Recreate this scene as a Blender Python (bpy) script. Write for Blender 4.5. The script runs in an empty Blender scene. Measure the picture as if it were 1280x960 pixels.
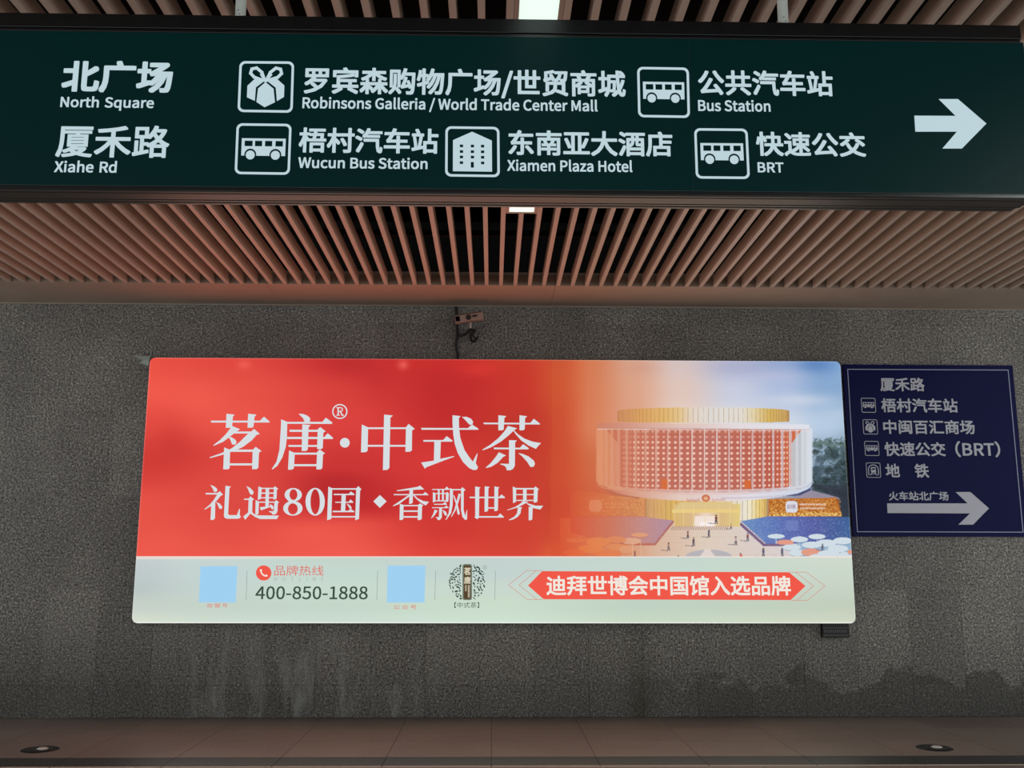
import bpy, bmesh, math, random, os
import numpy as np
from mathutils import Vector, Matrix

# ------------------------------------------------------------------ camera
FPX, PITCH, YAW, ROLL = 1206.3, 10.24, 1.16, 0.091
CAM = np.array((0.0, -9.7, 1.507))
_p, _q, _r = [math.radians(a) for a in (PITCH, YAW, ROLL)]
FWD = np.array([math.sin(_q)*math.cos(_p), math.cos(_q)*math.cos(_p), math.sin(_p)])
_rt = np.array([math.cos(_q), -math.sin(_q), 0.0]); _up = np.cross(_rt, FWD)
RIGHT = math.cos(_r)*_rt + math.sin(_r)*_up
UP = -math.sin(_r)*_rt + math.cos(_r)*_up
cd = bpy.data.cameras.new('camera'); cam = bpy.data.objects.new('camera', cd)
bpy.context.scene.collection.objects.link(cam)
cd.sensor_width = 36.0; cd.lens = FPX/1280*36; cd.clip_start = .05; cd.clip_end = 200
m = Matrix.Identity(4)
for i in range(3):
    m[i][0] = RIGHT[i]; m[i][1] = UP[i]; m[i][2] = -FWD[i]; m[i][3] = CAM[i]
cam.matrix_world = m
SC = bpy.context.scene; SC.camera = cam

# ------------------------------------------------------------------ world, exposure
w = bpy.data.worlds.new('world'); SC.world = w; w.use_nodes = True
w.node_tree.nodes['Background'].inputs[0].default_value = (.92, .95, 1.0, 1)
w.node_tree.nodes['Background'].inputs[1].default_value = 1.2
SC.view_settings.view_transform = 'Standard'; SC.view_settings.look = 'None'
SC.view_settings.exposure = 0.0; SC.view_settings.gamma = 1.0
SC.view_settings.use_curve_mapping = False

def area_light(name, loc, sx, sy, rot, col, power):
    l = bpy.data.lights.new(name, 'AREA'); l.shape = 'RECTANGLE'; l.size = sx; l.size_y = sy
    l.color = col; l.energy = power
    o = bpy.data.objects.new(name, l); o.location = loc; o.rotation_euler = rot
    SC.collection.objects.link(o); return o
# lamps added before the light box face, boosting its red, picture and foot glow
BOX_LIGHT = [('lightbox_glow_red', (-1.3, -.14, 2.55), 4.2, 1.8, (1, .33, .20), 35),
             ('lightbox_glow_picture', (2.1, -.14, 2.55), 2.8, 1.8, (1, .60, .44), 15),
             ('lightbox_glow_foot', (0.05, -.14, 1.2), 6.8, .6, (.95, 1, .84), 9)]
for n, l, sx, sy, c, p in BOX_LIGHT:
    area_light(n, l, sx, sy, (math.radians(-90), 0, 0), c, p)      # shining out into the hall
FILL_LIGHT_STRENGTH = 38.0

# ------------------------------------------------------------------ helpers
def at(x, y, axis, val):
    d = FWD*FPX + RIGHT*(x-640) - UP*(y-480)
    return CAM + (val-CAM[axis])/d[axis]*d
def lin(c):
    return tuple(((v/255)/12.92 if v/255 <= .04045 else ((v/255+.055)/1.055)**2.4) for v in c)
def link(o): SC.collection.objects.link(o); return o
def bx(bm, x0, x1, y0, y1, z0, z1, mi=0):
    v = [bm.verts.new(p) for p in ((x0,y0,z0),(x1,y0,z0),(x1,y1,z0),(x0,y1,z0),(x0,y0,z1),(x1,y0,z1),(x1,y1,z1),(x0,y1,z1))]
    for f in ((0,3,2,1),(4,5,6,7),(0,1,5,4),(1,2,6,5),(2,3,7,6),(3,0,4,7)):
        bm.faces.new([v[i] for i in f]).material_index = mi
def obj(name, bm, mat, parent=None, bevel=0, smooth=False):
    me = bpy.data.meshes.new(name)
    bm.normal_update(); bm.to_mesh(me); bm.free()
    for mm in (mat if isinstance(mat, (list, tuple)) else [mat]): me.materials.append(mm)
    if smooth:
        for p in me.polygons: p.use_smooth = True
    o = link(bpy.data.objects.new(name, me))
    if bevel:
        b = o.modifiers.new('bevel', 'BEVEL'); b.width = bevel; b.segments = 2; b.limit_method = 'ANGLE'
    if parent: put(o, parent)
    return o
def put(o, parent):
    o.parent = parent
    o.matrix_parent_inverse = Matrix.Translation(parent.matrix_basis.translation).inverted()
def box(name, x0, x1, y0, y1, z0, z1, mat, parent=None, bevel=0):
    bm = bmesh.new(); bx(bm, x0, x1, y0, y1, z0, z1); return obj(name, bm, mat, parent, bevel)
def thing(name, label, cat, loc, group=None):
    o = link(bpy.data.objects.new(name, None)); o.empty_display_size = .1
    o.location = loc; o['label'] = label; o['category'] = cat
    if group: o['group'] = group
    return o
def tag(o, label, cat, group=None):
    o['label'] = label; o['category'] = cat
    if group: o['group'] = group
    return o
def struct(o): o['kind'] = 'structure'; return o
def tube(bm, pts, r, n=8):
    pts = [Vector(p) for p in pts]; rings = []
    for i, p in enumerate(pts):
        t = (pts[min(i+1, len(pts)-1)] - pts[max(i-1, 0)]).normalized()
        a = t.cross(Vector((0, 1, 0.01))); a = a.normalized() if a.length > 1e-4 else Vector((1, 0, 0)); b = t.cross(a)
        rr = r[i] if isinstance(r, (list, tuple)) else r
        rings.append([bm.verts.new(p + a*math.cos(k*2*math.pi/n)*rr + b*math.sin(k*2*math.pi/n)*rr) for k in range(n)])
    for i in range(len(rings)-1):
        for k in range(n):
            bm.faces.new((rings[i][k], rings[i][(k+1) % n], rings[i+1][(k+1) % n], rings[i+1][k]))
    bm.faces.new(rings[0][::-1]); bm.faces.new(rings[-1])
def cyl(bm, c, r0, r1, z0, z1, n=24):
    a = [bm.verts.new((c[0]+r0*math.cos(k*2*math.pi/n), c[1]+r0*math.sin(k*2*math.pi/n), z0)) for k in range(n)]
    b = [bm.verts.new((c[0]+r1*math.cos(k*2*math.pi/n), c[1]+r1*math.sin(k*2*math.pi/n), z1)) for k in range(n)]
    for k in range(n): bm.faces.new((a[k], a[(k+1) % n], b[(k+1) % n], b[k]))
    bm.faces.new(a[::-1]); bm.faces.new(b)

# ------------------------------------------------------------------ materials
def mat(name, col, rough=.6, metal=0, spec=.5, emit=None, strength=1.0):
    ma = bpy.data.materials.new(name); ma.use_nodes = True
    b = ma.node_tree.nodes['Principled BSDF']
    b.inputs['Base Color'].default_value = (*lin(col), 1); b.inputs['Roughness'].default_value = rough
    b.inputs['Metallic'].default_value = metal; b.inputs['Specular IOR Level'].default_value = spec
    if emit:
        b.inputs['Emission Color'].default_value = (*lin(emit), 1); b.inputs['Emission Strength'].default_value = strength
    return ma
class NT:
    def __init__(s, ma): s.t = ma.node_tree; s.b = s.t.nodes['Principled BSDF']
    def n(s, kind, **kw):
        nd = s.t.nodes.new(kind)
        for k, v in kw.items():
            if hasattr(nd, k): setattr(nd, k, v)
            else: nd.inputs[k.replace('_', ' ')].default_value = v
        return nd
    def l(s, a, b): s.t.links.new(a, b)
    def noise(s, scale, detail=3, rough=.5, vec=None):
        nd = s.n('ShaderNodeTexNoise'); nd.inputs['Scale'].default_value = scale
        nd.inputs['Detail'].default_value = detail; nd.inputs['Roughness'].default_value = rough
        if vec: s.l(vec, nd.inputs['Vector'])
        return nd.outputs['Fac']
    def ramp(s, fac, stops):
        r = s.n('ShaderNodeValToRGB'); e = r.color_ramp.elements
        while len(e) < len(stops): e.new(.5)
        for el, (p, c) in zip(e, stops):
            el.position = p; el.color = (*c, 1) if isinstance(c, (tuple, list)) else (c, c, c, 1)
        s.l(fac, r.inputs[0]); return r.outputs[0]
    def math(s, op, a, b=None, c=None):
        nd = s.n('ShaderNodeMath', operation=op)
        for i, v in enumerate((a, b, c)):
            if v is None: continue
            if isinstance(v, (int, float)): nd.inputs[i].default_value = v
            else: s.l(v, nd.inputs[i])
        return nd.outputs[0]
    def mix(s, fac, a, b, mode='MIX'):
        nd = s.n('ShaderNodeMix', data_type='RGBA', blend_type=mode)
        for i, v in ((0, fac), (6, a), (7, b)):
            if isinstance(v, (int, float)): nd.inputs[i].default_value = v
            elif isinstance(v, tuple): nd.inputs[i].default_value = (*v, 1)
            else: s.l(v, nd.inputs[i])
        return nd.outputs[2]

def granite_wall():
    ma = mat('flamed grey granite', (120, 116, 108), .75, 0, .3); t = NT(ma)
    geo = t.n('ShaderNodeNewGeometry'); P = geo.outputs['Position']
    sep = t.n('ShaderNodeSeparateXYZ'); t.l(P, sep.inputs[0]); X, Z = sep.outputs[0], sep.outputs[2]
    fine = t.noise(48, 4, .8, P); fine2 = t.noise(90, 2, .6, P); big = t.noise(.9, 4, .6, P); mid = t.noise(9, 4, .6, P)
    sp = t.ramp(fine, [(.36, lin((44, 42, 40))), (.45, lin((124, 121, 115))), (.56, lin((150, 147, 139))), (.66, lin((222, 218, 208)))])
    sp = t.mix(t.ramp(fine2, [(.54, 0.0), (.62, 1.0)]), sp, lin((34, 33, 32)))
    col = t.mix(.55, sp, t.ramp(big, [(.3, (.52, .52, .48)), (.7, (1.2, 1.19, 1.15))]), 'MULTIPLY')
    inf = t.n('ShaderNodeObjectInfo')
    col = t.mix(.35, col, t.ramp(inf.outputs['Random'], [(0, .62), (1, 1.32)]), 'MULTIPLY')
    # damp stain rising from the foot of the wall, with a ragged upper edge, stronger right
    n1 = t.math('ADD', t.math('MULTIPLY', t.noise(2.1, 5, .55, P), .95), t.ramp(t.math('MULTIPLY_ADD', X, .1, .5), [(.0, -.0), (.12, .0), (.2, 0.0), (.3, 0.0), (.62, .0), (.74, .06), (1, .08)]))
    edge = t.math('SUBTRACT', n1, Z)          # damp where noise height > z
    damp = t.math('MULTIPLY', t.ramp(edge, [(.16, 0.0), (.20, 1.0)]), t.ramp(t.math('MULTIPLY_ADD', X, .1, .5), [(.0, .1), (.18, .12), (.5, .06), (.64, .12), (.74, .45), (1, .5)]))
    # broad darker tone above the floor, deepest at the left end
    low_dark = t.math('SUBTRACT', t.math('ADD', t.math('MULTIPLY', big, 1.5), t.ramp(t.math('MULTIPLY_ADD', X, .1, .5), [(0, .25), (.22, .2), (.36, .0), (1, .0)])), Z)
    col = t.mix(t.math('MULTIPLY', t.ramp(low_dark, [(.0, 0.0), (.75, 1.0)]), .5), col, lin((40, 40, 37)))
    col = t.mix(damp, col, lin((44, 44, 40)))
    # mineral streaks left of centre, low on the wall
    mp = t.n('ShaderNodeMapping'); t.l(P, mp.inputs[0]); mp.inputs['Scale'].default_value = (3.2, 1, .7)
    st = t.ramp(t.noise(1.6, 5, .65, mp.outputs[0]), [(.50, 0.0), (.66, 1.0)])
    low = t.ramp(Z, [(.35, 1.0), (1.0, 0.2)])
    left = t.ramp(t.math('MULTIPLY_ADD', X, .1, .5), [(.16, 0.0), (.24, 1.0), (.40, 1.0), (.46, 0.0)])
    col = t.mix(t.math('MULTIPLY', t.math('MULTIPLY', st, low), t.math('MULTIPLY', left, .42)), col, lin((160, 162, 156)))
    # dark run-off stain at one joint
    run = t.ramp(t.math('ABSOLUTE', t.math('SUBTRACT', X, t.math('MULTIPLY_ADD', mid, .18, 1.36))), [(.02, 1.0), (.22, 0.0)])
    run = t.math('MULTIPLY', run, t.ramp(Z, [(.05, 1.0), (.95, 0.0)]))
    col = t.mix(t.math('MULTIPLY', run, .55), col, lin((52, 48, 30)))
    t.l(col, t.b.inputs['Base Color'])
    bp = t.n('ShaderNodeBump'); bp.inputs['Strength'].default_value = .5; bp.inputs['Distance'].default_value = .004
    t.l(fine, bp.inputs['Height']); t.l(bp.outputs[0], t.b.inputs['Normal'])
    return ma
def granite_floor(name, c0, c1, rough):
    ma = mat(name, c0, rough, 0, .4); t = NT(ma)
    geo = t.n('ShaderNodeNewGeometry'); P = geo.outputs['Position']
    a = t.ramp(t.noise(60, 3, .7, P), [(.35, lin(c0)), (.65, lin(c1))])
    a = t.mix(.5, a, t.ramp(t.noise(1.1, 4, .6, P), [(.3, (.7, .68, .66)), (.7, (1.2, 1.2, 1.2))]), 'MULTIPLY')
    inf = t.n('ShaderNodeObjectInfo')
    a = t.mix(.3, a, t.ramp(inf.outputs['Random'], [(0, .75), (1, 1.2)]), 'MULTIPLY')
    t.l(a, t.b.inputs['Base Color']); return ma
def painted(name, col, rough=.45):
    ma = mat(name, col, rough, 0, .4); t = NT(ma)
    geo = t.n('ShaderNodeNewGeometry')
    a = t.mix(.35, lin(col), t.ramp(t.noise(2.0, 4, .6, geo.outputs['Position']), [(.3, (.8, .79, .78)), (.7, (1.15, 1.15, 1.15))]), 'MULTIPLY')
    t.l(a, t.b.inputs['Base Color']); return ma

M = {}
M['wall'] = granite_wall()
M['wallback'] = mat('joint mortar', (30, 29, 27), .9)
M['tile'] = granite_floor('brown granite tile', (100, 89, 80), (134, 121, 110), .42)
M['band'] = granite_floor('black granite band', (34, 36, 34), (54, 56, 54), .35)
M['slat'] = painted('beige painted aluminium slat', (180, 165, 148))
M['soffit'] = painted('beige painted soffit panel', (160, 142, 124))
M['strip'] = mat('dull brass joint strip', (205, 188, 165), .5)
M['void'] = mat('dark ceiling void', (8, 8, 8), .95, 0, .1)
M['frame'] = mat('black gloss aluminium', (14, 16, 17), .28, 0, .6)
M['groove'] = mat('satin dark aluminium', (100, 97, 90), .4, .8)
M['panel'] = mat('dark green sign panel', (0, 12, 12), .4, 0, .12, (1, 27, 27), 1.0)
M['white_print'] = mat('backlit white lettering', (40, 44, 46), .6, 0, .1, (186, 209, 216), 1.0)
M['dark_print'] = mat('green print over white', (0, 12, 12), .4, 0, .12, (1, 27, 27), 1.0)
M['blue'] = mat('navy enamel panel', (3, 6, 66), .4, 0, .12)
M['blue_white'] = mat('white film lettering', (196, 198, 204), .6)
M['blue_line'] = mat('pale blue border film', (170, 180, 205), .6)
M['white_paint'] = mat('white painted steel', (225, 232, 222), .4)
M['lens'] = mat('light diffuser', (230, 240, 235), .4, 0, .3, (214, 240, 228), 1.0)
M['fill_lens'] = mat('added fill light diffuser', (230, 240, 235), .4, 0, .3, (235, 245, 240), FILL_LIGHT_STRENGTH)
M['rim'] = mat('bright light box edge', (235, 240, 235), .5, 0, .3, (240, 245, 238), 1.0)
M['black'] = mat('black rubber', (12, 12, 13), .5)
M['cam_body'] = mat('cream camera housing', (165, 140, 125), .4)
M['glass'] = mat('dark lens glass', (8, 8, 10), .1)
M['scrap'] = mat('grey plastic film', (150, 158, 148), .5)
M['plate_line'] = mat('grey print', (92, 90, 84), .6)
M['ring'] = mat('dark steel ring', (34, 34, 32), .35, .8)
M['lamp_glass'] = mat('clear lamp glass', (200, 200, 190), .15, 0, .8)

# ------------------------------------------------------------------ the setting
CEIL = 4.077
rnd = random.Random(4)
# back wall and its granite slabs
wall = struct(box('wall_back', -7.5, 7.5, .03, .25, -.05, 5.0, M['wallback']))
zs = [0.002, .30, 1.20, 2.10, 2.995, 3.894, 4.07]
meshes = []
for z0, z1 in zip(zs, zs[1:]):
    bm = bmesh.new(); h = (z1-z0)
    g = .0008 if z0 > .5 else .0014
    bx(bm, -.2645+g*1.1, .2645-g*1.1, -.0, .03, g*.6, h-g*.6)
    me = bpy.data.meshes.new('stone_slab'); bm.to_mesh(me); bm.free(); me.materials.append(M['wall']); meshes.append((me, z0))
for k in range(-13, 10):
    xc = 1.475 + .5285*(k+.5)
    for me, z0 in meshes:
        s = link(bpy.data.objects.new('stone_slab', me)); s.location = (xc, rnd.uniform(0, .0012), z0); s.parent = wall

# floor: slab, granite tiles by the wall, dark band, tiles in front of the band
floor = struct(box('floor', -7.5, 7.5, -14, 0.03, -.2, -.012, M['wallback']))
def tile_mesh(sx, sy, m_):
    bm = bmesh.new(); bx(bm, .002, sx-.002, .002, sy-.002, -.012, 0)
    me = bpy.data.meshes.new('floor_tile'); bm.to_mesh(me); bm.free(); me.materials.append(m_); return me
TA, TB, TC = tile_mesh(.806, .65, M['tile']), tile_mesh(.806, .60, M['tile']), tile_mesh(.806, .61, M['tile'])
BA = tile_mesh(.806, .32, M['band']); TD = tile_mesh(.806, .8, M['tile'])
for k in range(-9, 9):
    x = .003 + .806*k
    for me, y in ((TC, -.61), (TB, -1.21), (TA, -1.86)):
        s = link(bpy.data.objects.new('floor_tile', me)); s.location = (x, y, 0); s.parent = floor
    s = link(bpy.data.objects.new('border_tile', BA)); s.location = (x, -2.18, 0); s.parent = floor
    for j in range(14):
        if abs(x) > 5.7: continue
        s = link(bpy.data.objects.new('floor_tile', TD)); s.location = (x+.4, -2.207-.806*(j+1), 0); s.parent = floor
    box('metal_strip', x+.004, x+.802, -2.206, -2.192, -.012, .0015, M['strip'], floor)

# ceiling: dark void, soffit strip at the wall, slats, carrier rails
ceil = struct(box('ceiling', -7.5, 7.5, -14, .03, 5.0, 5.1, M['void']))
for i, (a, b) in enumerate(((-7.5, -4.93), (-4.93, -2.165), (-2.165, .593), (.593, 3.35), (3.35, 7.5))):
    bm = bmesh.new(); bx(bm, a+.0015, b-.0015, -.78, -.012, CEIL, CEIL+.015); bx(bm, a+.0015, b-.0015, -.78, -.765, CEIL+.015, CEIL+.13)
    obj('soffit_panel', bm, M['soffit'], ceil)
box('wall_angle', -7.5, 7.5, -.018, -.001, CEIL-.006, CEIL+.002, M['slat'], ceil)
bm = bmesh.new(); bx(bm, -.0175, .0175, -12.5, -.781, 0, .105); me_slat = bpy.data.meshes.new('slat'); bm.to_mesh(me_slat); bm.free(); me_slat.materials.append(M['slat'])
bm = bmesh.new(); bx(bm, -.0175, .0175, -2.735, -.781, 0, .105); me_short = bpy.data.meshes.new('slat'); bm.to_mesh(me_short); bm.free(); me_short.materials.append(M['slat'])
for k in range(-42, 43):
    s = link(bpy.data.objects.new('slat', me_short if k == 0 else me_slat)); s.location = (.2105+.137*k, 0, CEIL); s.parent = ceil
for y in (-1.9, -3.2, -4.5, -5.8, -7.1, -8.4, -9.7):
    box('carrier_rail', -5.9, 6.0, y-.02, y+.02, CEIL+.106, CEIL+.15, M['void'], ceil)

# ceiling lights between the slats
def ceiling_light(x, y0, y1, lens, label, zc=CEIL, frame=.118, lw=.094):
    t = thing('ceiling_light', label, 'light', (x, (y0+y1)/2, zc), 'strip lights set into the slatted ceiling')
    bm = bmesh.new()
    bx(bm, x-frame, x-lw, y0, y1, zc+.001, zc+.08); bx(bm, x+lw, x+frame, y0, y1, zc+.001, zc+.08)
    bx(bm, x-lw, x+lw, y1-.02, y1, zc+.001, zc+.08); bx(bm, x-lw, x+lw, y0, y0+.004, zc+.001, zc+.08)
    bx(bm, x-lw, x+lw, y0+.004, y1-.02, zc+.06, zc+.08)
    obj('frame', bm, M['soffit'], t)
    box('diffuser', x-lw, x+lw, y0+.004, y1-.02, zc+.006, zc+.02, lens, t)
ceiling_light(.2105, -5.10, -2.737, M['lens'], 'white strip light in the slats just behind the green sign')
ceiling_light(.2105, -7.50, -5.104, M['lens'], 'wide white strip light above the green sign at the top edge')

# ------------------------------------------------------------------ lettering tools
FONT = None
try:
    fp = os.path.join(bpy.utils.resource_path('LOCAL'), 'datafiles', 'fonts', 'Noto Sans CJK Regular.woff2')
    if os.path.exists(fp): FONT = bpy.data.fonts.load(fp)
except Exception: FONT = None
def text_mesh(s, offset=0.0, spacing=1.0, word=1.0):
    c = bpy.data.curves.new('t', 'FONT'); c.body = s
    if FONT: c.font = FONT
    c.size = 1.0; c.offset = offset; c.resolution_u = 3; c.space_character = spacing; c.space_word = word
    o = link(bpy.data.objects.new('t', c)); dg = bpy.context.evaluated_depsgraph_get()
    me = bpy.data.meshes.new_from_object(o.evaluated_get(dg)); bpy.data.objects.remove(o); bpy.data.curves.remove(c)
    return me
def embolden(me, r):       # heavier weight: the outline laid down again around itself
    if r <= .003: return me
    n = len(me.vertices); co = np.empty(n*3, 'f'); me.vertices.foreach_get('co', co); co = co.reshape(-1, 3)
    fv = [list(p.vertices) for p in me.polygons]; vs = []; fs = []
    for k, (dx, dy) in enumerate([(r, r), (r, -r), (-r, r), (-r, -r), (r*1.1, 0), (-r*1.1, 0), (0, r*1.1), (0, -r*1.1)]):
        vs.append(co+np.array((dx, dy, k), 'f')); fs += [[i+k*n for i in f] for f in fv]
    out = bpy.data.meshes.new('lettering'); out.from_pydata(np.concatenate(vs).tolist(), [], fs); return out
def fit_text(name, s, b, y, material, parent, offset=0.0, spacing=1.0, word=1.0, label=None, split=None):
    """b = left, top, right, bottom of the printed line, measured on the photograph, on the plane y"""
    me = text_mesh(s, 0.0, spacing, word); me = embolden(me, offset); n = len(me.vertices)
    co = np.empty(n*3, 'f'); me.vertices.foreach_get('co', co); co = co.reshape(-1, 3)
    x0, z1, x1, z0 = b; xm, zm = (x0+x1)/2, (z0+z1)/2
    X0 = at(x0, zm, 1, y)[0]; X1 = at(x1, zm, 1, y)[0]; Z1 = at(xm, z1, 1, y)[2]; Z0 = at(xm, z0, 1, y)[2]
    mn, mx = co.min(0), co.max(0); out = np.zeros_like(co)
    out[:, 0] = X0+(co[:, 0]-mn[0])/(mx[0]-mn[0])*(X1-X0); out[:, 2] = Z0+(co[:, 1]-mn[1])/(mx[1]-mn[1])*(Z1-Z0); out[:, 1] = y-.00009*co[:, 2]
    me.vertices.foreach_set('co', out.ravel()); me.materials.clear(); me.materials.append(material); me.update()
    if split:
        ext = sorted((min(out[i, 0] for i in p.vertices), max(out[i, 0] for i in p.vertices), p.index) for p in me.polygons)
        groups = [[]]; right = ext[0][1]
        for a, b_, i in ext:
            if a > right+split: groups.append([])
            groups[-1].append(i); right = max(right, b_)
        for gidx in groups:
            fv = [list(me.polygons[i].vertices) for i in gidx]; used = sorted({v for f in fv for v in f}); mp = {v: k for k, v in enumerate(used)}
            m2 = bpy.data.meshes.new(name); m2.from_pydata(out[used].tolist(), [], [[mp[v] for v in f] for f in fv]); m2.materials.append(material)
            put(link(bpy.data.objects.new(name, m2)), parent)
        return None
    o = link(bpy.data.objects.new(name, me)); put(o, parent)
    if label: o['label'] = label
    return o
def px2(pts, y):
    return [tuple(at(a, b, 1, y)) for a, b in pts]
def poly(bm, pts, y):
    yo = y-.00004*(len(bm.faces) % 9)       # neighbouring strokes overlap: a hair's breadth apart
    v = [bm.verts.new((p[0], yo, p[2])) for p in px2(pts, y)]
    if len(v) > 2: bm.faces.new(v)
def stroke(bm, pts, wd, y, closed=False):
    P = [np.array(p, float) for p in pts]; n = len(P)
    for i in range(n if closed else n-1):
        a, b = P[i], P[(i+1) % n]; d = b-a; L = np.hypot(*d)
        if L < 1e-6: continue
        d /= L; nr = np.array([-d[1], d[0]])*wd/2; e = d*wd*.35
        poly(bm, [a-e+nr, b+e+nr, b+e-nr, a-e-nr], y)
def disc(bm, c, rx, ry, y, n=28):
    poly(bm, [(c[0]+rx*math.cos(k*2*math.pi/n), c[1]+ry*math.sin(k*2*math.pi/n)) for k in range(n)], y)
def ring(bm, c, rx, ry, c2, qx, qy, y, n=32):
    for k in range(n):
        a, b = k*2*math.pi/n, (k+1)*2*math.pi/n
        poly(bm, [(c[0]+rx*math.cos(a), c[1]+ry*math.sin(a)), (c[0]+rx*math.cos(b), c[1]+ry*math.sin(b)),
                  (c2[0]+qx*math.cos(b), c2[1]+qy*math.sin(b)), (c2[0]+qx*math.cos(a), c2[1]+qy*math.sin(a))], y)
def rrect(x0, y0, x1, y1, r, n=6):
    out = []
    for cx, cy, a0 in ((x1-r, y0+r, -90), (x1-r, y1-r, 0), (x0+r, y1-r, 90), (x0+r, y0+r, 180)):
        for i in range(n+1):
            a = math.radians(a0+90*i/n); out.append((cx+r*math.cos(a), cy+r*math.sin(a)))
    return out
def skew(q):      # bilinear map of the unit square to four printed corners
    (ax, ay), (bx_, by), (cx, cy), (dx, dy) = q
    return lambda u, v: ((1-u)*(1-v)*ax+u*(1-v)*bx_+u*v*cx+(1-u)*v*dx, (1-u)*(1-v)*ay+u*(1-v)*by+u*v*cy+(1-u)*v*dy)

BUS = dict(body=(.106, .293, .903, .633), win=((.16, .305), (.348, .478), (.53, .66), (.72, .855)), wv=(.34, .447))
def pictogram(kind, q, y, parent, white, dark, wd, name):
    f = skew(q); bm = bmesh.new(); bd = bmesh.new()
    W = math.hypot(q[1][0]-q[0][0], q[1][1]-q[0][1]); H = math.hypot(q[3][0]-q[0][0], q[3][1]-q[0][1])
    t = wd/W; k = W/H
    o = rrect(0, 0, 1, 1, .11); i_ = rrect(t, t*k, 1-t, 1-t*k, .075)
    for a in range(len(o)):
        b = (a+1) % len(o); poly(bm, [f(*o[a]), f(*o[b]), f(*i_[b]), f(*i_[a])], y)
    R = lambda bmm, u0, v0, u1, v1, yy: poly(bmm, [f(u0, v0), f(u1, v0), f(u1, v1), f(u0, v1)], yy)
    C = lambda bmm, u, v, r, yy: poly(bmm, [f(u+r*math.cos(j*math.pi/12), v+r*k*math.sin(j*math.pi/12)) for j in range(24)], yy)
    if kind == 'bus':
        R(bm, *BUS['body'], y)
        for a, b in BUS['win']: R(bd, a, BUS['wv'][0], b, BUS['wv'][1], y-.0008)
        for u in (.27, .725): C(bd, u, .612, .108, y-.0008); C(bm, u, .62, .082, y-.0016)
    elif kind == 'gift':
        G = lambda X, Y: f((X-865)/205, (Y-221)/189)
        for P in ([(965, 298), (996, 322), (1003, 372), (965, 391), (934, 372), (938, 322)],
                  [(898, 312), (925, 286), (957, 297), (930, 318), (928, 368), (898, 355)],
                  [(1036, 310), (1008, 286), (975, 297), (1004, 318), (1010, 368), (1036, 352)]):
            poly(bm, [G(*p) for p in P], y)
        for P in ([(962, 292), (950, 262), (930, 246), (912, 250), (908, 266), (922, 280), (945, 288)],
                  [(968, 292), (982, 262), (1002, 246), (1020, 250), (1024, 266), (1010, 280), (986, 288)]):
            stroke(bm, [G(*p) for p in P], wd*1.25, y, True)
        stroke(bm, [G(948, 270), G(965, 294), G(985, 270)], wd, y)
    elif kind == 'hotel':
        G = lambda X, Y: f((X-397)/198, (Y-459)/186)
        poly(bm, [G(*p) for p in [(425, 625), (425, 510), (495, 478), (567, 510), (567, 625)]], y)
        for cx in (456, 496, 533):
            for cy in (531, 552, 572, 593):
                if cx == 496 and cy == 593: continue
                poly(bd, [G(cx-6, cy-5), G(cx+6, cy-5), G(cx+6, cy+5), G(cx-6, cy+5)], y-.0008)
        poly(bd, [G(490, 590), G(501, 590), G(501, 611), G(490, 611)], y-.0008)
    elif kind == 'metro':
        arch = [(.16, .80), (.16, .45)]+[(.5-.34*math.cos(j*math.pi/10), .45-.30*math.sin(j*math.pi/10)) for j in range(11)]+[(.84, .80)]
        stroke(bm, [f(*p) for p in arch], wd*1.5, y)
        poly(bm, [f(*p) for p in rrect(.33, .30, .67, .66, .06)], y)
        R(bd, .38, .38, .62, .48, y-.0008)
        stroke(bm, [f(.40, .66), f(.27, .84)], wd*1.3, y); stroke(bm, [f(.60, .66), f(.73, .84)], wd*1.3, y)
        stroke(bm, [f(.34, .75), f(.66, .75)], wd, y)
    p = obj(name, bm, white, parent)
    if len(bd.faces): obj('pictogram_detail', bd, dark, p)['kind'] = 'stuff'
    else: bd.free()
    return p

# ------------------------------------------------------------------ green hanging sign
YS = -5.70
sg = thing('hanging_sign', 'long black-framed hanging sign with dark green backlit face and white Chinese and English directions', 'sign', (.08, -5.61, 3.9))
XL, XR, X2 = -2.26, 2.407, 2.368
bm = bmesh.new(); bx(bm, XL, XR, YS+.001, YS+.16, 3.09, 3.823); obj('cabinet', bm, M['frame'], sg)
box('face_panel', XL+.002, XR-.002, YS-.002, YS+.004, 3.094, 3.818, M['panel'], sg)
bm = bmesh.new(); bx(bm, XL-.0, X2+.028, YS+.004, YS+.155, 3.824, 3.838); bx(bm, XL-.0, X2+.03, YS-.004, YS+.163, 3.838, 3.905); obj('top_rail', bm, M['frame'], sg, .002)
br = box('bottom_rail', XL, X2, YS-.004, YS+.165, 3.074, 3.0895, M['frame'], sg, .001)
bm = bmesh.new()
for a, b in ((.006, .016), (.026, .082), (.092, .104), (.118, .128)): bx(bm, XL+.01, X2-.01, YS+a*1.18, YS+b*1.18, 3.0715, 3.076)
obj('rail_moulding', bm, M['groove'], br)
box('light_seam', XL, XR, YS-.003, YS-.001, 3.0925, 3.0945, mat('pale seam', (60, 72, 70), .4), sg)
bm = bmesh.new(); bx(bm, at(864, 150, 1, YS)[0]-.0007, at(864, 150, 1, YS)[0]+.0007, YS-.003, YS-.001, 3.1, 3.81); obj('panel_seam', bm, mat('seam line', (24, 48, 46), .5), sg)
YT = YS-.0035
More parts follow.
